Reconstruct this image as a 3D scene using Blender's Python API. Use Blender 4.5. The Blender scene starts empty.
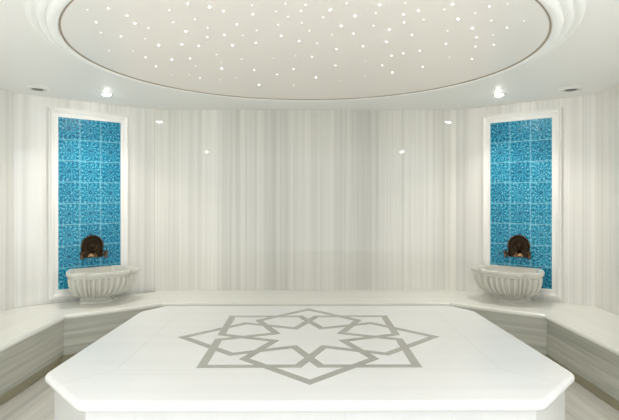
import bpy, bmesh, math, random
from mathutils import Vector, Matrix
from mathutils.geometry import delaunay_2d_cdt
random.seed(7)
C = bpy.context.scene.collection
PI = math.pi

# ------------------------------------------------------------------ setting sizes (metres)
EYE = 1.385
CEIL = 2.309
BENCH = 0.414
YB, WB = 5.3786, 1.5856          # back wall
YA, WA = 4.5324, 2.5785          # corner between side and diagonal wall
N1 = (1.9838, 4.2459)            # bench nosing corners
N2 = (1.3324, 4.7367)
YF = -0.5                        # where the built room ends, behind the photographer
DC, DR, DZ = 3.157, 1.3675, EYE + 0.857   # star ceiling
SLAB = EYE - 0.88


# ------------------------------------------------------------------ materials
def new_mat(name):
    m = bpy.data.materials.new(name)
    m.use_nodes = True
    nt = m.node_tree
    b = nt.nodes['Principled BSDF']
    return m, nt, b


def plain(name, col, rough=0.5, metal=0.0, spec=0.5, emit=None, strength=0.0):
    m, nt, b = new_mat(name)
    b.inputs['Base Color'].default_value = (*col, 1)
    b.inputs['Roughness'].default_value = rough
    b.inputs['Metallic'].default_value = metal
    b.inputs['Specular IOR Level'].default_value = spec
    if emit:
        b.inputs['Emission Color'].default_value = (*emit, 1)
        b.inputs['Emission Strength'].default_value = strength
    return m


def mnode(nt, op, a, b=None, c=None):
    n = nt.nodes.new('ShaderNodeMath')
    n.operation = op
    for i, v in enumerate((a, b, c)):
        if v is None:
            continue
        if isinstance(v, (int, float)):
            n.inputs[i].default_value = v
        else:
            nt.links.new(v, n.inputs[i])
    return n.outputs[0]


def mix(nt, fac, a, b, mode='MIX'):
    n = nt.nodes.new('ShaderNodeMix')
    n.data_type = 'RGBA'
    n.blend_type = mode
    n.clamp_factor = True
    for sock, v in ((n.inputs[0], fac), (n.inputs[6], a), (n.inputs[7], b)):
        if isinstance(v, (int, float)):
            sock.default_value = v
        elif isinstance(v, tuple):
            sock.default_value = (*v, 1) if len(v) == 3 else v
        else:
            nt.links.new(v, sock)
    return n.outputs[2]


def noise(nt, vec, scale, detail=3, rough=0.55):
    n = nt.nodes.new('ShaderNodeTexNoise')
    n.inputs['Scale'].default_value = scale
    n.inputs['Detail'].default_value = detail
    n.inputs['Roughness'].default_value = rough
    nt.links.new(vec, n.inputs['Vector'])
    return n.outputs['Fac']


def ramp(nt, fac, stops, interp='LINEAR'):
    n = nt.nodes.new('ShaderNodeValToRGB')
    n.color_ramp.interpolation = interp
    el = n.color_ramp.elements
    while len(el) < len(stops):
        el.new(0.5)
    for e, (p, c) in zip(el, stops):
        e.position = p
        e.color = (*c, 1)
    nt.links.new(fac, n.inputs[0])
    return n.outputs[0]


def streak_marble(name, light, vein, across='X', along='Z', freq=1.0, contrast=1.0, rough=0.03,
                  seams=(), bands=None, band_range=None, seed=0.0, joints=None, stretch=0.006, seam_dark=0.72):
    """polished marble with parallel veins: fine across one local axis and long along the other"""
    m, nt, b = new_mat(name)
    tc = nt.nodes.new('ShaderNodeTexCoord')
    sp = nt.nodes.new('ShaderNodeSeparateXYZ')
    nt.links.new(tc.outputs['Object'], sp.inputs[0])
    u = sp.outputs[across]
    w = sp.outputs[along]
    cb = nt.nodes.new('ShaderNodeCombineXYZ')
    nt.links.new(mnode(nt, 'ADD', u, seed), cb.inputs[0])
    nt.links.new(mnode(nt, 'MULTIPLY', w, stretch), cb.inputs[1])
    v = cb.outputs[0]
    n1 = noise(nt, v, 5 * freq, 3)
    n2 = noise(nt, v, 24 * freq, 4, 0.6)
    n3 = noise(nt, v, 80 * freq, 2, 0.6)
    a1 = ramp(nt, n1, [(0.38, (0, 0, 0)), (0.68, (1, 1, 1))])
    a2 = ramp(nt, n2, [(0.42, (0, 0, 0)), (0.72, (1, 1, 1))])
    a3 = ramp(nt, n3, [(0.5, (0, 0, 0)), (0.75, (1, 1, 1))])
    f = mnode(nt, 'ADD', mnode(nt, 'MULTIPLY', a1, 0.45 * contrast), mnode(nt, 'MULTIPLY', a2, 0.42 * contrast))
    f = mnode(nt, 'ADD', f, mnode(nt, 'MULTIPLY', a3, 0.25 * contrast))
    col = mix(nt, f, light, vein)
    if bands:
        lo, hi = band_range
        # let the bands wander slightly so they are not ruler-straight
        wob = mnode(nt, 'MULTIPLY', mnode(nt, 'SUBTRACT', noise(nt, v, 3.0, 2), 0.5), 0.05)
        t = mnode(nt, 'DIVIDE', mnode(nt, 'SUBTRACT', mnode(nt, 'ADD', u, wob), lo), hi - lo)
        col = mix(nt, 1.0, col, ramp(nt, t, bands), 'MULTIPLY')
    lines = None
    for s in seams:
        d = mnode(nt, 'LESS_THAN', mnode(nt, 'ABSOLUTE', mnode(nt, 'SUBTRACT', u, s)), 0.0022)
        lines = d if lines is None else mnode(nt, 'MAXIMUM', lines, d)
    if joints:
        x, y = sp.outputs['X'], sp.outputs['Y']
        ax = mnode(nt, 'ABSOLUTE', x)
        jx, jy0, jy1, th = joints
        inx = mnode(nt, 'LESS_THAN', ax, jx)
        iny = mnode(nt, 'MULTIPLY', mnode(nt, 'GREATER_THAN', y, jy0), mnode(nt, 'LESS_THAN', y, jy1))
        l1 = mnode(nt, 'MULTIPLY', mnode(nt, 'LESS_THAN', mnode(nt, 'ABSOLUTE', mnode(nt, 'SUBTRACT', ax, jx)), th), iny)
        l2 = mnode(nt, 'MULTIPLY', mnode(nt, 'LESS_THAN', mnode(nt, 'ABSOLUTE', mnode(nt, 'SUBTRACT', y, jy0)), th), inx)
        l3 = mnode(nt, 'MULTIPLY', mnode(nt, 'LESS_THAN', mnode(nt, 'ABSOLUTE', mnode(nt, 'SUBTRACT', y, jy1)), th), inx)
        dg = mnode(nt, 'SUBTRACT', mnode(nt, 'SUBTRACT', ax, jx), mnode(nt, 'SUBTRACT', jy0, y))
        l4 = mnode(nt, 'MULTIPLY', mnode(nt, 'LESS_THAN', mnode(nt, 'ABSOLUTE', dg), th * 1.4), mnode(nt, 'GREATER_THAN', ax, jx))
        for l in (l1, l2, l3, l4):
            lines = l if lines is None else mnode(nt, 'MAXIMUM', lines, l)
    if lines is not None:
        col = mix(nt, lines, col, mix(nt, 1.0, col, (seam_dark, seam_dark * 0.98, seam_dark * 0.94), 'MULTIPLY'))
    nt.links.new(col, b.inputs['Base Color'])
    b.inputs['Roughness'].default_value = rough
    b.inputs['Specular IOR Level'].default_value = 0.45
    return m


LT = (0.84, 0.83, 0.795)
VN = (0.51, 0.505, 0.47)


def g(v):
    return (v, v * 1.0, v * 0.985)


MB = streak_marble('marble_back_wall', (0.84, 0.83, 0.79), VN, seed=3.1,
                   bands=[(0.0, g(1.0)), (0.10, g(1.0)), (0.2, g(0.98)), (0.27, g(0.93)), (0.34, g(0.94)), (0.38, g(0.87)),
                          (0.435, g(0.84)), (0.45, g(0.92)), (0.55, g(0.92)), (0.62, g(0.89)), (0.67, g(0.84)), (0.72, g(0.86)),
                          (0.76, g(0.86)), (0.79, g(0.96)), (1.0, g(0.99))], band_range=(-1.586, 1.586),
                   seams=(-1.582, 1.582, -1.05, -0.27, 0.42, 0.86), contrast=0.9, seam_dark=0.9)
MD = streak_marble('marble_diagonal_wall', LT, VN, seed=9.3, contrast=0.7, seams=(-0.648, -0.55, 0.55, 0.648, 0.0), seam_dark=0.86)
MS = streak_marble('marble_side_wall', LT, VN, seed=21.7, across='X', contrast=0.65, seams=(-2.3, -1.5, -0.7, 0.1, 0.9, 1.7), seam_dark=0.86)
M_SEAT = streak_marble('marble_seat', (0.84, 0.84, 0.79), (0.70, 0.70, 0.65), across='Y', along='X', contrast=0.7, seed=5, rough=0.2, stretch=0.02, freq=0.9)
M_FRONT = streak_marble('marble_bench_front', (0.62, 0.615, 0.55), (0.27, 0.28, 0.245), across='Z', along='X', contrast=1.1, seed=2, rough=0.16, freq=1.3, stretch=0.02)  # veined marble, base also darkened to carry the shade on the face
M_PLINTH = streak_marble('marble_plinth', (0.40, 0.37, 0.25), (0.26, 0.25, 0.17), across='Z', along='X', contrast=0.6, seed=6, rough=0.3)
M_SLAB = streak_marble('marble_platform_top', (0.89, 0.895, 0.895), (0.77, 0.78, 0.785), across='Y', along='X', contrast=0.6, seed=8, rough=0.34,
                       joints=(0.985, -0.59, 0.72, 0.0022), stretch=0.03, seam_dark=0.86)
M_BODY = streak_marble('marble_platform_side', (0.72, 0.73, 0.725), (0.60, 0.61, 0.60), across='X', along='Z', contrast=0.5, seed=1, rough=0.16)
M_FLOOR = streak_marble('marble_floor', (0.78, 0.76, 0.71), (0.52, 0.51, 0.47), across='X', along='Y', contrast=1.25, seed=4, rough=0.14,
                        seams=(-1.5, 1.5), stretch=0.02, freq=0.8)
M_BASIN = streak_marble('marble_basin', (0.68, 0.67, 0.61), (0.50, 0.49, 0.44), across='X', along='Z', contrast=0.35, seed=12, rough=0.22, stretch=0.5)
M_FRAME = streak_marble('marble_frame', (0.86, 0.85, 0.82), (0.78, 0.77, 0.72), across='X', along='Z', contrast=0.25, seed=15, rough=0.18)
M_INLAY = streak_marble('grey_inlay', (0.45, 0.445, 0.41), (0.36, 0.36, 0.33), across='Y', along='X', contrast=0.6, seed=17, rough=0.2)
M_CEIL = plain('ceiling_paint', (0.88, 0.88, 0.865), rough=0.5, spec=0.15)
M_MOULD = plain('moulding_paint', (0.92, 0.925, 0.91), rough=0.4, spec=0.35)
M_GAP = plain('shadow_gap', (0.36, 0.31, 0.24), rough=0.7)
M_MEMB = plain('stretch_membrane', (0.85, 0.815, 0.775), rough=0.38, spec=0.35)
M_BRONZE = plain('dark_bronze', (0.042, 0.028, 0.018), rough=0.24, metal=1.0)
M_BRONZE_L = plain('polished_bronze', (0.50, 0.31, 0.17), rough=0.2, metal=1.0)
M_TAP = plain('tap_bronze', (0.15, 0.09, 0.05), rough=0.25, metal=1.0)
M_RING = plain('white_metal', (0.78, 0.78, 0.76), rough=0.35)
M_DARK = plain('vent_inside', (0.05, 0.05, 0.045), rough=0.6)
M_LENS = plain('lamp_lens', (0.9, 0.9, 0.9), emit=(1.0, 0.97, 0.90), strength=150)
M_STAR = {'B': plain('star_bright', (1, 1, 1), emit=(1, 0.97, 0.93), strength=7),
          'm': plain('star_medium', (1, 1, 1), emit=(1, 0.97, 0.92), strength=2.6),
          'f': plain('star_faint', (1, 1, 1), emit=(1, 0.96, 0.90), strength=1.1)}


def tile_material():
    m, nt, b = new_mat('turquoise_glazed_tiles')
    tc = nt.nodes.new('ShaderNodeTexCoord')
    sp = nt.nodes.new('ShaderNodeSeparateXYZ')
    nt.links.new(tc.outputs['Object'], sp.inputs[0])
    TW, TH = TILE_W / 3, TILE_H / 8
    u = mnode(nt, 'DIVIDE', mnode(nt, 'ADD', sp.outputs['X'], TILE_W / 2), TW)
    v = mnode(nt, 'DIVIDE', mnode(nt, 'SUBTRACT', sp.outputs['Z'], TILE_Z0), TH)
    fu = mnode(nt, 'SUBTRACT', mnode(nt, 'FRACT', u), 0.5)
    fv = mnode(nt, 'SUBTRACT', mnode(nt, 'FRACT', v), 0.5)
    r = mnode(nt, 'SQRT', mnode(nt, 'ADD', mnode(nt, 'MULTIPLY', fu, fu), mnode(nt, 'MULTIPLY', fv, fv)))
    th = mnode(nt, 'ARCTAN2', fv, fu)
    # carved rosette: rings of petals round each tile's centre
    ring = mnode(nt, 'SINE', mnode(nt, 'MULTIPLY', r, 36.0))
    pet = mnode(nt, 'COSINE', mnode(nt, 'ADD', mnode(nt, 'MULTIPLY', th, 12.0), mnode(nt, 'MULTIPLY', ring, 1.2)))
    pat = mnode(nt, 'MULTIPLY', pet, mnode(nt, 'COSINE', mnode(nt, 'MULTIPLY', r, 24.0)))
    cen = mnode(nt, 'LESS_THAN', r, 0.075)
    # cut relief between petals
    vo = nt.nodes.new('ShaderNodeTexVoronoi')
    vo.feature = 'DISTANCE_TO_EDGE'
    vo.inputs['Scale'].default_value = 48
    nt.links.new(tc.outputs['Object'], vo.inputs['Vector'])
    ve = mnode(nt, 'MULTIPLY', vo.outputs['Distance'], 2.4)
    h = mnode(nt, 'ADD', mnode(nt, 'MULTIPLY', pat, 0.62), mnode(nt, 'SUBTRACT', ve, 0.36))
    h = mnode(nt, 'ADD', h, mnode(nt, 'MULTIPLY', mnode(nt, 'SUBTRACT', noise(nt, tc.outputs['Object'], 26, 2), 0.5), 0.5))
    cells = nt.nodes.new('ShaderNodeCombineXYZ')
    nt.links.new(mnode(nt, 'FLOOR', u), cells.inputs[0])
    nt.links.new(mnode(nt, 'FLOOR', v), cells.inputs[1])
    oi = nt.nodes.new('ShaderNodeObjectInfo')
    nt.links.new(oi.outputs['Random'], cells.inputs[2])
    wn = nt.nodes.new('ShaderNodeTexWhiteNoise')
    nt.links.new(cells.outputs[0], wn.inputs['Vector'])
    tone = mnode(nt, 'MULTIPLY', mnode(nt, 'SUBTRACT', wn.outputs['Value'], 0.5), 0.16)
    val = mnode(nt, 'ADD', mnode(nt, 'ADD', mnode(nt, 'MULTIPLY', h, 0.62), 0.5), tone)
    val = mnode(nt, 'SUBTRACT', val, mnode(nt, 'MULTIPLY', cen, 0.35))
    col = ramp(nt, val, [(0.0, (0.003, 0.07, 0.15)), (0.33, (0.006, 0.18, 0.32)), (0.6, (0.018, 0.31, 0.49)), (0.85, (0.06, 0.43, 0.59)), (1.0, (0.20, 0.56, 0.68))])
    edge = mnode(nt, 'MAXIMUM', mnode(nt, 'ABSOLUTE', fu), mnode(nt, 'ABSOLUTE', fv))
    grout = mnode(nt, 'GREATER_THAN', edge, 0.487)
    col = mix(nt, mnode(nt, 'MULTIPLY', grout, 0.7), col, (0.30, 0.60, 0.70))
    nt.links.new(col, b.inputs['Base Color'])
    b.inputs['Roughness'].default_value = 0.16
    bp = nt.nodes.new('ShaderNodeBump')
    bp.inputs['Strength'].default_value = 0.3
    bp.inputs['Distance'].default_value = 0.004
    nt.links.new(mnode(nt, 'SUBTRACT', h, grout), bp.inputs['Height'])
    nt.links.new(bp.outputs[0], b.inputs['Normal'])
    return m


TILE_W, TILE_H, TILE_Z0 = 0.5812, 1.602, 0.532
M_TILE = tile_material()


# ------------------------------------------------------------------ helpers
def obj(name, bm, mat, parent=None, frame=None, smooth=False, kind=None, bevel=0.0):
    """link a bmesh as one object. frame = world matrix its local axes get; vertices are given in that frame"""
    bmesh.ops.recalc_face_normals(bm, faces=bm.faces[:])
    me = bpy.data.meshes.new(name)
    bm.to_mesh(me)
    bm.free()
    me.materials.append(mat)
    if smooth:
        for p in me.polygons:
            p.use_smooth = True
        me.set_sharp_from_angle(angle=math.radians(smooth if smooth is not True else 40))
    o = bpy.data.objects.new(name, me)
    C.objects.link(o)
    if frame is not None:
        o.matrix_world = frame
    if parent:
        o.parent = parent
    if kind:
        o['kind'] = kind
    if bevel:
        bv = o.modifiers.new('bevel', 'BEVEL')
        bv.width = bevel
        bv.segments = 2
        bv.limit_method = 'ANGLE'
    return o


def thing(name, label, cat, loc=(0, 0, 0), rz=0.0, group=None):
    o = bpy.data.objects.new(name, None)
    o.empty_display_size = 0.1
    C.objects.link(o)
    o.location = loc
    o.rotation_euler = (0, 0, rz)
    o['label'] = label
    o['category'] = cat
    if group:
        o['group'] = group
    return o


def box(bm, x0, x1, y0, y1, z0, z1, M=None):
    vs = [bm.verts.new((x, y, z)) for x in (x0, x1) for y in (y0, y1) for z in (z0, z1)]
    for f in ((0, 1, 3, 2), (4, 6, 7, 5), (0, 4, 5, 1), (2, 3, 7, 6), (0, 2, 6, 4), (1, 5, 7, 3)):
        bm.faces.new([vs[i] for i in f])
    if M:
        bmesh.ops.transform(bm, matrix=M, verts=vs)
    return vs


def loops(bm, rings, close=True, cap0=False, cap1=False, wrap=False):
    """skin a list of equally long vertex rings"""
    R = [[bm.verts.new(p) for p in r] for r in rings]
    n = len(R[0])
    idx = list(range(len(R) - 1)) + ([len(R) - 1] if wrap else [])
    for i in idx:
        a, b_ = R[i], R[(i + 1) % len(R)]
        for j in range(n if close else n - 1):
            k = (j + 1) % n
            bm.faces.new((a[j], a[k], b_[k], b_[j]))
    if cap0:
        bm.faces.new(R[0][::-1])
    if cap1:
        bm.faces.new(R[-1])
    return R


def lathe(bm, prof, n=32, axis='Z', M=None, cap0=False, cap1=False, wrap=False):
    rings = []
    for r, z in prof:
        ring = []
        for i in range(n):
            a = 2 * PI * i / n
            p = Vector((r * math.cos(a), r * math.sin(a), z))
            if axis == 'Y':
                p = Vector((p.x, p.z, p.y))
            ring.append(M @ p if M else p)
        rings.append(ring)
    return loops(bm, rings, cap0=cap0, cap1=cap1, wrap=wrap)


def tube(bm, pts, r, n=12):
    rings = []
    pts = [Vector(p) for p in pts]
    rr = r if isinstance(r, (list, tuple)) else [r] * len(pts)
    for i, p in enumerate(pts):
        d = (pts[min(i + 1, len(pts) - 1)] - pts[max(i - 1, 0)]).normalized()
        a = d.cross(Vector((0.3, 0.1, 1) if abs(d.z) < 0.9 else (1, 0, 0))).normalized()
        b_ = d.cross(a)
        rings.append([p + rr[i] * (a * math.cos(2 * PI * k / n) + b_ * math.sin(2 * PI * k / n)) for k in range(n)])
    loops(bm, rings, cap0=True, cap1=True)


def frame_at(p, q, z=0.0):
    """local X from p to q, origin at their middle"""
    ang = math.atan2(q[1] - p[1], q[0] - p[0])
    return Matrix.Translation(((p[0] + q[0]) / 2, (p[1] + q[1]) / 2, z)) @ Matrix.Rotation(ang, 4, 'Z')


# ------------------------------------------------------------------ room shell
def wall(name, p, q, mat):
    """slab of wall whose room face runs p -> q, 8 cm thick behind it (left of p->q)"""
    F = frame_at(p, q)
    L = math.hypot(q[0] - p[0], q[1] - p[1]) / 2
    bm = bmesh.new()
    box(bm, -L, L, 0.0, 0.08, 0.0, CEIL)
    return obj(name, bm, mat, frame=F, kind='structure')


wall('wall_back', (-WB, YB), (WB, YB), MB)
wall('wall_left_diagonal', (-WA, YA), (-WB, YB), MD)
wall('wall_right_diagonal', (WB, YB), (WA, YA), MD)
wall('wall_left', (-WA, YF), (-WA, YA), MS)
wall('wall_right', (WA, YA), (WA, 0.9), MS)  # stops short: opening added to let the world fill in

bm = bmesh.new()
box(bm, -2.75, 2.75, YF, 5.6, -0.06, 0.0)
obj('floor', bm, M_FLOOR, kind='structure')

# ceiling with the round opening
bm = bmesh.new()
n = 128
RO = 1.50
out_c = [(-2.75, YF), (2.75, YF), (2.75, 5.6), (-2.75, 5.6)]
hole = [(RO * math.cos(2 * PI * i / n), DC + RO * math.sin(2 * PI * i / n)) for i in range(n)]
pts = [Vector(p) for p in out_c + hole]
edges = [(i, (i + 1) % 4) for i in range(4)] + [(4 + i, 4 + (i + 1) % n) for i in range(n)]
vo_, ed_, fa_, *_r = delaunay_2d_cdt(pts, edges, [], 0, 1e-6)
vv = [bm.verts.new((p.x, p.y, CEIL)) for p in vo_]
for f in fa_:
    cx = sum(vo_[i].x for i in f) / len(f)
    cy = sum(vo_[i].y for i in f) / len(f)
    if math.hypot(cx, cy - DC) > RO * math.cos(PI / n) - 1e-4:
        bm.faces.new([vv[i] for i in f])
ex = bmesh.ops.extrude_face_region(bm, geom=bm.faces[:])
for v in ex['geom']:
    if isinstance(v, bmesh.types.BMVert):
        v.co.z += 0.05
obj('ceiling', bm, M_CEIL, kind='structure')

# stepped round moulding that drops below the ceiling
bm = bmesh.new()
prof = [(1.490, CEIL + 0.02), (1.520, CEIL)]
for k in range(0, 11):      # outer round
    a = PI * k / 10
    prof.append((1.493 + 0.023 * math.cos(a), CEIL - 0.008 - 0.020 * math.sin(a)))
for k in range(0, 9):       # middle round, a step lower
    a = PI * 0.9 * k / 8
    prof.append((1.446 + 0.020 * math.cos(a), CEIL - 0.030 - 0.016 * math.sin(a)))
for k in range(0, 9):       # inner torus lip
    a = PI * k / 8
    prof.append((1.395 + 0.027 * math.cos(a), CEIL - 0.053 - 0.014 * math.sin(a)))
prof += [(1.370, DZ + 0.024), (1.490, DZ + 0.05)]
lathe(bm, prof, n=160, M=Matrix.Translation((0, DC, 0)), wrap=True)
obj('trim_1', bm, M_MOULD, smooth=45, kind='structure')

# star ceiling: taut membrane inside the ring; a brown strip paints the shadow in the gap round it
star = thing('star_ceiling_panel', 'round off-white stretched panel dotted with tiny lights in the ceiling', 'ceiling panel', (0, DC, DZ))
bm = bmesh.new()
NR = 128
rings = [[Vector((r * math.cos(2 * PI * i / NR), r * math.sin(2 * PI * i / NR), z)) for i in range(NR)]
         for r, z in ((0.02, 0.028), (1.360, 0.024), (1.360, 0.012), (1.1, 0.014), (0.8, 0.016), (0.4, 0.0175), (0.02, 0.018))]
loops(bm, rings, cap0=True, cap1=True)
obj('membrane', bm, M_MEMB, star, smooth=30)
bm = bmesh.new()
lathe(bm, [(1.3605, 0.010), (1.3695, 0.006), (1.3695, 0.022), (1.3605, 0.022)], n=NR, wrap=True)
obj('gap_shade_strip', bm, M_GAP, star)


# ------------------------------------------------------------------ camera model (used only to read star positions off the photograph)
F_PX, YH, YAW = 511.88, 197.81, 0.007


def on_plane(px, py, dz):
    xc, yc = (px - 309.5) / F_PX, (YH - py) / F_PX
    c, s = math.cos(YAW), math.sin(YAW)
    t = dz / yc
    return (xc * c + s) * t, (-xc * s + c) * t


S = []
for x0, sc, lst in (
    (60, 4.664, 'f128,42 m225,37 m168,101 f190,150 m313,71 B350,108 f412,130 m284,168 f396,180 f229,235 f341,237 m400,267 B460,211 m448,308 B522,278 f520,347 B568,208 f510,46 f528,104'),
    (180, 4.2, 'm33,15 B124,29 m182,47 f302,22 m306,60 f63,82 m239,103 f116,117 B25,132 m114,157 m187,148 f264,150 f322,128 m80,194 B221,192 m318,182 m425,152 f153,230 m42,246 f66,276 f258,250 f394,246 f172,262 B175,288 m312,295 f39,314 m84,327 f170,335 f235,327 B332,356 m408,313 m477,291 f486,236 m477,358 m500,174 f543,130 f511,97 m508,46 f453,70 f402,48 f443,15 f528,20 f412,105'),
    (300, 4.2, 'f22,20 B127,43 f97,73 f195,14 B232,67 B335,20 f319,55 f443,12 m435,60 B498,45 f519,82 B173,110 f309,108 f134,147 m225,142 B375,124 m437,94 m470,147 f72,184 B362,177 m153,208 m264,196 m384,235 m434,225 m503,213 m50,241 m149,276 f274,258 m346,275 B388,305 m515,281 B67,326 f169,337 f274,319'),
    (425, 4.667, 'B129,18 f90,43 m300,28 f385,15 f235,60 B155,88 f310,93 f461,95 B221,131 f105,143 m382,128 f318,162 m241,174 m97,205 m235,216 m321,207 f114,267 m219,275')):
    for w in lst.split():
        a, b_ = w[1:].split(',')
        S.append((w[0], x0 + float(a) / sc, float(b_) / sc))
word = {'B': 'bright', 'm': 'medium', 'f': 'faint'}
rad = {'B': 0.0050, 'm': 0.0041, 'f': 0.0033}
star_me = {}
for k in 'Bmf':
    bm = bmesh.new()
    r = rad[k]
    lathe(bm, [(r * math.cos(a), -r * 0.6 * math.sin(a)) for a in (0, 0.4, 0.8, 1.2, 1.5)], n=12, cap0=True, cap1=True)
    bmesh.ops.recalc_face_normals(bm, faces=bm.faces[:])
    me = bpy.data.meshes.new('star_light')
    bm.to_mesh(me)
    bm.free()
    me.materials.append(M_STAR[k])
    for p in me.polygons:
        p.use_smooth = True
    star_me[k] = me
for k, px, py in S:
    dz = 0.857 + 0.015
    X, Y = on_plane(px, py, dz)
    rr = math.hypot(X, Y - DC)
    if rr > 1.33:
        continue
    z = DZ + 0.018 - 0.006 * (rr / 1.352) ** 1.5 - 0.0003
    o = bpy.data.objects.new('star_light', star_me[k])
    C.objects.link(o)
    o.location = (X, Y, z)
    side = 'left third' if px < 230 else ('middle' if px < 395 else 'right third')
    dep = 'nearest part' if py < 33 else ('middle depth' if py < 62 else 'by its far rim')
    o['label'] = f'tiny {word[k]} star light, {side} of ceiling disc, {dep}'
    o['category'] = 'star light'
    o['group'] = f'{word[k]} star lights in the {side} of the disc, {dep}'


# ------------------------------------------------------------------ ceiling fittings
def downlight(x, y, label, power=1.0):
    t = thing('downlight', label, 'downlight', (x, y, CEIL), group='ceiling downlights')
    bm = bmesh.new()
    lathe(bm, [(0.034, 0.006), (0.036, -0.006), (0.048, -0.008), (0.056, -0.004), (0.058, 0.001), (0.05, 0.006)], n=32, wrap=True)
    obj('rim', bm, M_RING, t, smooth=40)
    for s in (-1, 1):
        bm = bmesh.new()
        box(bm, s * 0.046 - 0.004, s * 0.046 + 0.004, -0.006, 0.006, -0.0125, -0.0065)
        obj('spring_clip', bm, plain('grey_clip', (0.3, 0.3, 0.28), rough=0.4, metal=0.5) if 'grey_clip' not in bpy.data.materials else bpy.data.materials['grey_clip'], t)
    bm = bmesh.new()
    lathe(bm, [(0.034 * math.cos(a), -0.004 - 0.015 * math.sin(a)) for a in (0, 0.3, 0.6, 0.9, 1.2, 1.5)], n=28, cap0=True, cap1=True)
    obj('lens', bm, M_LENS, t, smooth=60)
    L = bpy.data.lights.new('downlight_lamp', 'SPOT')
    L.spot_size = math.radians(125)
    L.spot_blend = 1.0
    L.shadow_soft_size = 0.022
    L.energy = E_DOWN * power
    L.color = (1.0, 0.93, 0.85)
    lo = bpy.data.objects.new('lamp', L)
    C.objects.link(lo)
    lo.parent = t
    lo.location = (0, 0, -0.052)


E_DOWN = 29
ZD = 4.56
downlight(-1.77, ZD, 'small round downlight glowing in the ceiling in front of the left tile panel')
downlight(1.725, ZD, 'small round downlight glowing in the ceiling in front of the right tile panel')
downlight(-1.99, 0.55, 'round downlight in the ceiling beside the photographer, seen mirrored left on the back wall', 2.9)
downlight(1.93, 0.55, 'round downlight in the ceiling beside the photographer, seen mirrored right on the back wall', 2.9)


def vent(px, py, label):
    x, y = on_plane(px, py, 0.924)
    t = thing('air_vent', label, 'vent', (x, y, CEIL), group='round ceiling air vents')
    bm = bmesh.new()
    lathe(bm, [(0.060, 0.004), (0.060, -0.014), (0.066, -0.020), (0.078, -0.018), (0.090, -0.008), (0.094, 0.0), (0.07, 0.004)], n=36, wrap=True)
    obj('ring', bm, M_RING, t, smooth=40)
    bm = bmesh.new()
    lathe(bm, [(0.0585, -0.004), (0.0585, 0.002), (0.02, 0.002), (0.02, -0.001), (0.05, -0.001)], n=36, wrap=True)
    lathe(bm, [(0.02, 0.003), (0.02, -0.002)], n=24, cap0=True, cap1=True)
    obj('throat', bm, M_DARK, t)
    bm = bmesh.new()
    lathe(bm, [(0.040, -0.010), (0.046, -0.014), (0.040, -0.020), (0.010, -0.022)], n=32, cap0=True, cap1=True)
    obj('valve_disc', bm, plain('vent_disc', (0.12, 0.12, 0.11), rough=0.5) if 'vent_disc' not in bpy.data.materials else bpy.data.materials['vent_disc'], t, smooth=40)


vent(38, 87.5, 'dark round air vent in the ceiling near the left wall')
vent(571, 88, 'dark round air vent in the ceiling near the right wall')


# ------------------------------------------------------------------ bench round the walls
bench = thing('marble_bench', 'low veined marble bench running round the walls below the tile panels', 'bench', (0, YB - 0.3, 0))
bpy.context.view_layer.update()


def loft(p0, p1, w0, w1, prof, name, mat, gap=0.0006, smooth=30):
    """profile (inset from nosing, z) swept from p0 to p1 between mitred ends that run to the wall points w0, w1"""
    p0, p1, w0, w1 = (Vector(v) for v in (p0, p1, w0, w1))
    d = (p1 - p0).normalized()
    nrm = Vector((-d.y, d.x))
    D0, D1 = (w0 - p0).dot(nrm), (w1 - p1).dot(nrm)
    F = frame_at(p0, p1)
    Fi = F.inverted()
    ra, rb = [], []
    for ins, z in prof:
        a = p0 + (w0 - p0) * (ins / D0 if ins != 'W' else 1.0) + d * gap
        b_ = p1 + (w1 - p1) * (ins / D1 if ins != 'W' else 1.0) - d * gap
        ra.append(Fi @ Vector((a.x, a.y, z)))
        rb.append(Fi @ Vector((b_.x, b_.y, z)))
    bm = bmesh.new()
    loops(bm, [ra, rb], cap0=True, cap1=True)
    o = obj(name, bm, mat, smooth=smooth)
    o.parent = bench
    o.matrix_world = F
    return o


TS = 0.040
r_ = TS / 2
nose = [(r_ - r_ * math.sin(PI * k / 10), BENCH - r_ + r_ * math.cos(PI * k / 10)) for k in range(11)]
segs = [((-N1[0], YF), (-N1[0], N1[1]), (-WA, YF), (-WA, YA)),
        ((-N1[0], N1[1]), (-N2[0], N2[1]), (-WA, YA), (-WB, YB)),
        ((-N2[0], N2[1]), (N2[0], N2[1]), (-WB, YB), (WB, YB)),
        ((N2[0], N2[1]), (N1[0], N1[1]), (WB, YB), (WA, YA)),
        ((N1[0], N1[1]), (N1[0], YF), (WA, YA), (WA, YF))]
for p0, p1, w0, w1 in segs:
    D = (Vector(w0) - Vector(p0)).dot(Vector((-(p1[1] - p0[1]), p1[0] - p0[0])).normalized()) - 0.0005
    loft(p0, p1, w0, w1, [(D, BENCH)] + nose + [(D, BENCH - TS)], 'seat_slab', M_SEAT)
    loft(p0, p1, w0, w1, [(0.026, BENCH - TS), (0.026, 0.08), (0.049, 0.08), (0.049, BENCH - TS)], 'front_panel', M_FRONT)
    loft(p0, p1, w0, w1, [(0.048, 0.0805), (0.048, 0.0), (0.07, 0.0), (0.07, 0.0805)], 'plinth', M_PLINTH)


# ------------------------------------------------------------------ platform in the middle
PX, PY = 0.015, 3.215
plat = thing('marble_platform', 'large eight-sided white marble platform with a grey star inlay', 'platform', (PX, PY, 0))
oct_ = [(-1.0, 2.205), (1.02, 2.205), (1.34, 2.56), (1.305, 3.975), (1.165, 4.19), (-1.165, 4.19), (-1.305, 3.975), (-1.33, 2.575)]
oct_ = [Vector((x, y - PY)) for x, y in oct_]


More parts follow.
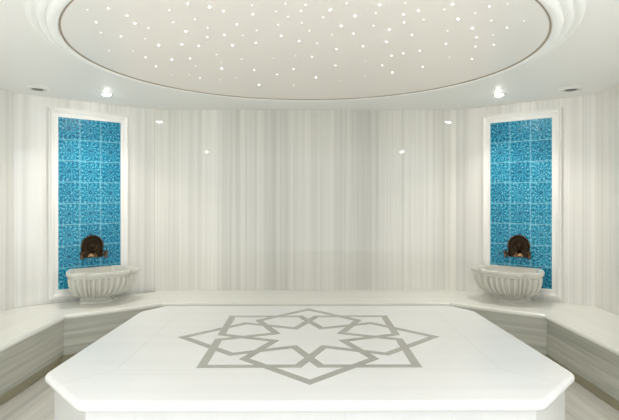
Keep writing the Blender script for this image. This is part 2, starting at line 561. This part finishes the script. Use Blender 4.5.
def inset_poly(P, d):
    n = len(P)
    out = []
    for i in range(n):
        a, b_, c = P[i - 1], P[i], P[(i + 1) % n]
        d1, d2 = (b_ - a).normalized(), (c - b_).normalized()
        n1, n2 = Vector((-d1.y, d1.x)), Vector((-d2.y, d2.x))
        m_ = (n1 + n2).normalized()
        out.append(b_ + m_ * (d / m_.dot(n1)))
    return out


def round_corners(P, r=0.03, k=5):
    out = []
    n = len(P)
    for i in range(n):
        a, b_, c = P[i - 1], P[i], P[(i + 1) % n]
        u, w = (a - b_).normalized() * r, (c - b_).normalized() * r
        for j in range(k + 1):
            t = j / k
            out.append((1 - t) ** 2 * (b_ + u) + 2 * t * (1 - t) * b_ + t * t * (b_ + w))
    return out


TP = 0.048
rp = TP / 2
rings = []
for k in range(11):
    a = PI * k / 10
    ins, z = rp - rp * math.sin(a), SLAB - rp + rp * math.cos(a)
    rings.append([Vector((p.x, p.y, z)) for p in round_corners(inset_poly(oct_, ins), 0.035)])
bm = bmesh.new()
loops(bm, rings, cap0=True, cap1=True)
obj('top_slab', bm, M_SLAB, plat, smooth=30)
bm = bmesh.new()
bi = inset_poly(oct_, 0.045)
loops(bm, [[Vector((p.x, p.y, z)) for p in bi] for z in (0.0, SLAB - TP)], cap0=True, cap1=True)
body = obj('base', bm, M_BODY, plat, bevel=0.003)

# grey star: one interlaced band that steps 135 degrees from tip to tip
SX, SY = 0.0186 - PX, 3.237 - PY
Rt, Rb, Rc, BW = 0.795, 0.564, 0.230, 0.048


def pol(r, deg):
    a = math.radians(deg)
    return Vector((SX + r * math.sin(a), SY - r * math.cos(a)))


path = []
for k in range(8):
    path += [pol(Rt, 135 * k), pol(Rb, 135 * k + 39), pol(Rc, 135 * k + 67.5), pol(Rb, 135 * k + 96)]
NP = len(path)
mit = []
for i in range(NP):
    a, b_, c = path[i - 1], path[i], path[(i + 1) % NP]
    d1, d2 = (b_ - a).normalized(), (c - b_).normalized()
    n1, n2 = Vector((-d1.y, d1.x)), Vector((-d2.y, d2.x))
    m_ = (n1 + n2).normalized()
    q = m_ * (BW / 2 / m_.dot(n1))
    mit.append((b_ + q, b_ - q))
pts, faces = [], []
for i in range(NP):
    j = (i + 1) % NP
    s = len(pts)
    pts += [mit[i][0], mit[j][0], mit[j][1], mit[i][1]]
    faces.append([s, s + 1, s + 2, s + 3][::-1])
vo_, ed_, fa_, ov, oe, of = delaunay_2d_cdt(pts, [], faces, 1, 1e-5)
bm = bmesh.new()
vv = [bm.verts.new((p.x, p.y, SLAB)) for p in vo_]
for f, org in zip(fa_, of):
    if org:
        bm.faces.new([vv[i] for i in f])
bmesh.ops.delete(bm, geom=[v for v in bm.verts if not v.link_faces], context='VERTS')
ex = bmesh.ops.extrude_face_region(bm, geom=bm.faces[:])
for v in ex['geom']:
    if isinstance(v, bmesh.types.BMVert):
        v.co.z += 0.0006
inl = obj('star_inlay', bm, M_INLAY, plat)
inl['label'] = 'grey eight-pointed interlaced star inlay'


# ------------------------------------------------------------------ niche: tile panel, basin, faucet on each diagonal wall
def rect_ring(x0, x1, z0, z1, w, y):
    return [Vector((x0 - w, y, z0 - w)), Vector((x1 + w, y, z0 - w)), Vector((x1 + w, y, z1 + w)), Vector((x0 - w, y, z1 + w))]


def tile_panel(M, label):
    t = thing('tile_panel', label, 'wall panel', M.to_translation(), M.to_euler().z, 'turquoise wall panels')
    bm = bmesh.new()
    box(bm, -TILE_W / 2 - 0.004, TILE_W / 2 + 0.004, 0.0005, 0.008, TILE_Z0 - 0.004, TILE_Z0 + TILE_H + 0.004)
    f = obj('tile_field', bm, M_TILE, t)
    bm = bmesh.new()
    prof = [(0.0, 0.0008), (0.0, 0.018), (0.004, 0.021), (0.034, 0.023), (0.038, 0.029), (0.045, 0.036), (0.054, 0.040), (0.063, 0.038),
            (0.070, 0.031), (0.074, 0.026), (0.081, 0.024), (0.084, 0.020), (0.084, 0.0008)]
    loops(bm, [rect_ring(-TILE_W / 2, TILE_W / 2, TILE_Z0, TILE_Z0 + TILE_H, w, y) for w, y in prof], wrap=True)
    obj('frame', bm, M_FRAME, t, smooth=30)
    # sloping ledge along the bottom
    return t


# basin outline (x, outwards from wall) for half of it, back to front
HALF = [(0.215, 0.012), (0.235, 0.05), (0.262, 0.11), (0.290, 0.18), (0.312, 0.25), (0.322, 0.31), (0.320, 0.348), (0.300, 0.374), (0.262, 0.382),
        (0.222, 0.384), (0.200, 0.396), (0.194, 0.425), (0.188, 0.462), (0.168, 0.482), (0.120, 0.488), (0.06, 0.491), (0.0, 0.492)]


def resample(P, n):
    L = [0]
    for a, b_ in zip(P, P[1:]):
        L.append(L[-1] + math.dist(a, b_))
    out = []
    for i in range(n + 1):
        s = L[-1] * i / n
        j = 0
        while j < len(P) - 2 and L[j + 1] < s:
            j += 1
        t = (s - L[j]) / (L[j + 1] - L[j])
        out.append((P[j][0] + (P[j + 1][0] - P[j][0]) * t, P[j][1] + (P[j + 1][1] - P[j][1]) * t))
    return out


def outline(nh=312, nb=40):
    h = resample(HALF, nh)
    right = h
    left = [(-x, y) for x, y in h[::-1]][1:]
    back = [(-0.215 + 0.43 * i / nb, 0.012) for i in range(1, nb)]
    return right + left + back, len(right) + len(left)


OUT, NFL = outline()
# smoother, rounder outline for the lower body
def soft(P, k):
    P = P[:]
    n = len(P)
    for _ in range(k):
        P = [((P[i - 1][0] + 2 * P[i][0] + P[(i + 1) % n][0]) / 4, (P[i - 1][1] + 2 * P[i][1] + P[(i + 1) % n][1]) / 4) for i in range(n)]
    return P


RIM = soft(OUT, 14)
BOD = soft(OUT, 260)


def basin_ring(P, s, z, flute=0.0, nfl=30, vc=0.16):
    ring = []
    m = len(P)
    for i, (x, y) in enumerate(P):
        k = s
        if flute and i < NFL:
            fr = (i / (NFL - 1) * nfl) % 1.0
            k = s + flute * ((math.sin(PI * fr / 0.66) ** 0.5 if fr < 0.66 else 0.0) - 0.75)
        ring.append(Vector((x * k, max(0.043, vc + (y - vc) * k), z)))
    return ring


def basin(M, label):
    t = thing('marble_basin', label, 'basin', M @ Vector((BX, 0, BENCH)), M.to_euler().z, 'marble wash basins')
    # foot
    bm = bmesh.new()
    ft = [(0.555, 0.0), (0.555, 0.012), (0.53, 0.018), (0.50, 0.03), (0.49, 0.045), (0.51, 0.058), (0.54, 0.068)]
    loops(bm, [basin_ring(BOD, s, z, vc=0.0) for s, z in ft], cap0=True, cap1=True)
    obj('foot', bm, M_BASIN, t, smooth=40)
    # fluted bowl outside, hollow inside
    bm = bmesh.new()
    outp = [(0.50, 0.058, 0.0), (0.60, 0.062, 0.012), (0.68, 0.074, 0.03), (0.755, 0.094, 0.045), (0.82, 0.120, 0.052), (0.875, 0.15, 0.054), (0.915, 0.18, 0.052), (0.935, 0.21, 0.050), (0.945, 0.235, 0.046), (0.945, 0.246, 0.0), (0.93, 0.250, 0.0)]
    rings = [basin_ring(BOD, s, z, f * 2.0, vc=0.03 + 0.15 * min(1, z / 0.2), nfl=26) for s, z, f in outp]
    inn = [(0.80, 0.262), (0.78, 0.22), (0.73, 0.17), (0.62, 0.125), (0.42, 0.10), (0.2, 0.092), (0.06, 0.09)]
    rings += [basin_ring(BOD, s, z, vc=0.24) for s, z in inn]
    loops(bm, rings, cap0=True, cap1=True)
    obj('bowl', bm, M_BASIN, t, smooth=50)
    # rim slab
    bm = bmesh.new()
    rim = [(0.93, 0.248), (0.955, 0.250), (0.965, 0.256), (0.955, 0.262), (0.985, 0.268), (1.010, 0.276), (1.014, 0.292), (1.008, 0.302), (0.990, 0.306),
           (0.865, 0.304), (0.842, 0.300), (0.832, 0.29), (0.825, 0.262), (0.82, 0.252)]
    loops(bm, [basin_ring(RIM, s, z, vc=0.2) for s, z in rim], wrap=True)
    obj('rim', bm, M_BASIN, t, smooth=40)
    bm = bmesh.new()
    lathe(bm, [(0.004, 0.096), (0.022, 0.096), (0.024, 0.093), (0.024, 0.088), (0.004, 0.088)], n=24, wrap=True, M=Matrix.Translation((0, 0.24, 0)))
    obj('drain', bm, M_TAP, t, smooth=40)


def faucet(M, label):
    t = thing('wall_faucet', label, 'faucet', M @ Vector((FX, 0.0085, 0.810)), M.to_euler().z, 'bronze faucets above the basins')
    W, H0, n = 0.098, 0.105, 24

    def arch(k, y, dz=0.0):
        P = [Vector((-W * k, y, 0.0 + dz)), Vector((W * k, y, 0.0 + dz))]
        P += [Vector((W * k * math.cos(PI * i / n), y, H0 + W * 1.05 * k * math.sin(PI * i / n))) for i in range(n + 1)]
        return P
    bm = bmesh.new()
    loops(bm, [arch(1.0, 0.0), arch(1.03, 0.004), arch(1.03, 0.012), arch(0.97, 0.018), arch(0.90, 0.016), arch(0.86, 0.009, 0.006)], cap0=True, cap1=True)
    bp_ = obj('backplate', bm, M_BRONZE, t, smooth=40)
    # scalloped edge beads round the arch
    bm = bmesh.new()
    for i in range(15):
        a = PI * i / 14
        q = Matrix.Translation((W * 1.03 * math.cos(a), 0.009, H0 + W * 1.08 * math.sin(a)))
        bmesh.ops.create_uvsphere(bm, u_segments=8, v_segments=6, radius=0.010, matrix=q)
    obj('edge_beads', bm, M_TAP, t, smooth=60)
    # rosette in the middle
    bm = bmesh.new()
    lathe(bm, [(0.052, 0.007), (0.052, 0.014), (0.046, 0.020), (0.038, 0.016), (0.030, 0.017), (0.024, 0.026), (0.016, 0.030), (0.006, 0.031)], n=32, axis='Y',
          cap0=True, cap1=True, M=Matrix.Translation((0, 0, 0.112)))
    obj('rosette', bm, M_BRONZE, t, smooth=40)
    # bright half-round shell under the rosette
    bm = bmesh.new()
    rings = []
    for i in range(9):
        a = PI / 2 * i / 8
        rings.append([Vector((0.050 * math.sin(a) * math.cos(PI * j / 16), 0.010 + 0.034 * math.cos(a) * (0.4 + 0.6 * math.sin(PI * j / 16)), 0.006 + 0.042 * math.sin(a) * math.sin(PI * j / 16))) for j in range(17)])
    rings[0] = [Vector((0.002 * math.cos(PI * j / 16), 0.045, 0.006 + 0.002 * math.sin(PI * j / 16))) for j in range(17)]
    loops(bm, rings, close=True)
    sh_ = obj('shell', bm, M_BRONZE_L, t, smooth=60)
    sh_['label'] = 'bright polished shell'
    # spout
    bm = bmesh.new()
    tube(bm, [(0, 0.02, 0.05), (0, 0.05, 0.052), (0, 0.072, 0.044), (0, 0.084, 0.028), (0, 0.086, 0.008)], [0.013, 0.012, 0.011, 0.0105, 0.012], 14)
    obj('spout', bm, M_TAP, t, smooth=50)
    for s in (-1, 1):
        bm = bmesh.new()
        x = s * 0.112
        tube(bm, [(x * 0.8, 0.012, 0.03), (x * 0.9, 0.03, 0.025), (x, 0.048, 0.018)], 0.010, 12)
        lathe(bm, [(0.010, -0.022), (0.014, -0.018), (0.015, 0.0), (0.012, 0.012), (0.016, 0.018), (0.016, 0.026), (0.008, 0.032)], n=20, cap0=True, cap1=True, M=Matrix.Translation((x, 0.052, 0.016)))
        v = obj('tap', bm, M_TAP, t, smooth=40)
        bm = bmesh.new()
        for q in (0, 1):
            d = Vector((0.026, 0, 0)) if q else Vector((0, 0.026, 0))
            c0 = Vector((x, 0.052, 0.054))
            tube(bm, [c0 - d, c0 - d * 0.8, c0, c0 + d * 0.8, c0 + d], [0.0065, 0.005, 0.0045, 0.005, 0.0065], 10)
        lathe(bm, [(0.007, 0.046), (0.010, 0.054), (0.008, 0.062), (0.003, 0.066)], n=16, cap0=True, cap1=True, M=Matrix.Translation((x, 0.052, 0)))
        obj('handle', bm, M_TAP, v, smooth=50)


for side, word_ in ((-1, 'left'), (1, 'right')):
    cx, cy = side * (WA + WB) / 2, (YA + YB) / 2
    L = math.hypot(WA - WB, YB - YA)
    nx, ny = -side * (YB - YA) / L, -(WA - WB) / L
    M = Matrix.Translation((cx, cy, 0)) @ Matrix.Rotation(math.atan2(-nx, ny), 4, 'Z')
    FX = (0.01 if side > 0 else -0.015)
    BX = side * 0.025
    tile_panel(M, f'tall turquoise tiled panel in a white marble frame on the {word_} diagonal wall')
    basin(M, f'fluted white marble basin on the bench in front of the {word_} tile panel')
    faucet(M, f'arched dark bronze faucet with two taps on the {word_} tile panel')

# ------------------------------------------------------------------ added world fill through the open end behind the photographer, and camera
w = bpy.data.worlds.new('world')
bpy.context.scene.world = w
w.use_nodes = True
wt = w.node_tree
bg = wt.nodes['Background']
tcw = wt.nodes.new('ShaderNodeTexCoord')
spw = wt.nodes.new('ShaderNodeSeparateXYZ')
wt.links.new(tcw.outputs['Generated'], spw.inputs[0])
# the added fill is graded, stronger and cooler on the right than on the left
tw = mnode(wt, 'ADD', mnode(wt, 'MULTIPLY', spw.outputs['X'], 0.5), 0.5)
wt.links.new(ramp(wt, tw, [(0.0, (0.35, 0.345, 0.335)), (0.5, (0.49, 0.50, 0.505)), (1.0, (0.90, 0.96, 1.0))]), bg.inputs[0])
bg.inputs[1].default_value = 3.0

cam = bpy.data.cameras.new('camera')
cam.sensor_width = 36
cam.lens = F_PX / 619 * 36
cam.shift_y = -(210 - YH) / 619
cam.clip_start = 0.05
co = bpy.data.objects.new('camera', cam)
C.objects.link(co)
co.location = (0, 0, EYE)
co.rotation_euler = (PI / 2, 0, -YAW)
sc = bpy.context.scene
sc.camera = co
sc.view_settings.view_transform = 'Standard'
sc.view_settings.look = 'None'
sc.view_settings.gamma = 1
sc.view_settings.use_curve_mapping = False
sc.view_settings.exposure = 0.37
sc.cycles.light_sampling_threshold = 0.0
sc.cycles.max_bounces = 14
sc.cycles.diffuse_bounces = 10
sc.cycles.glossy_bounces = 6
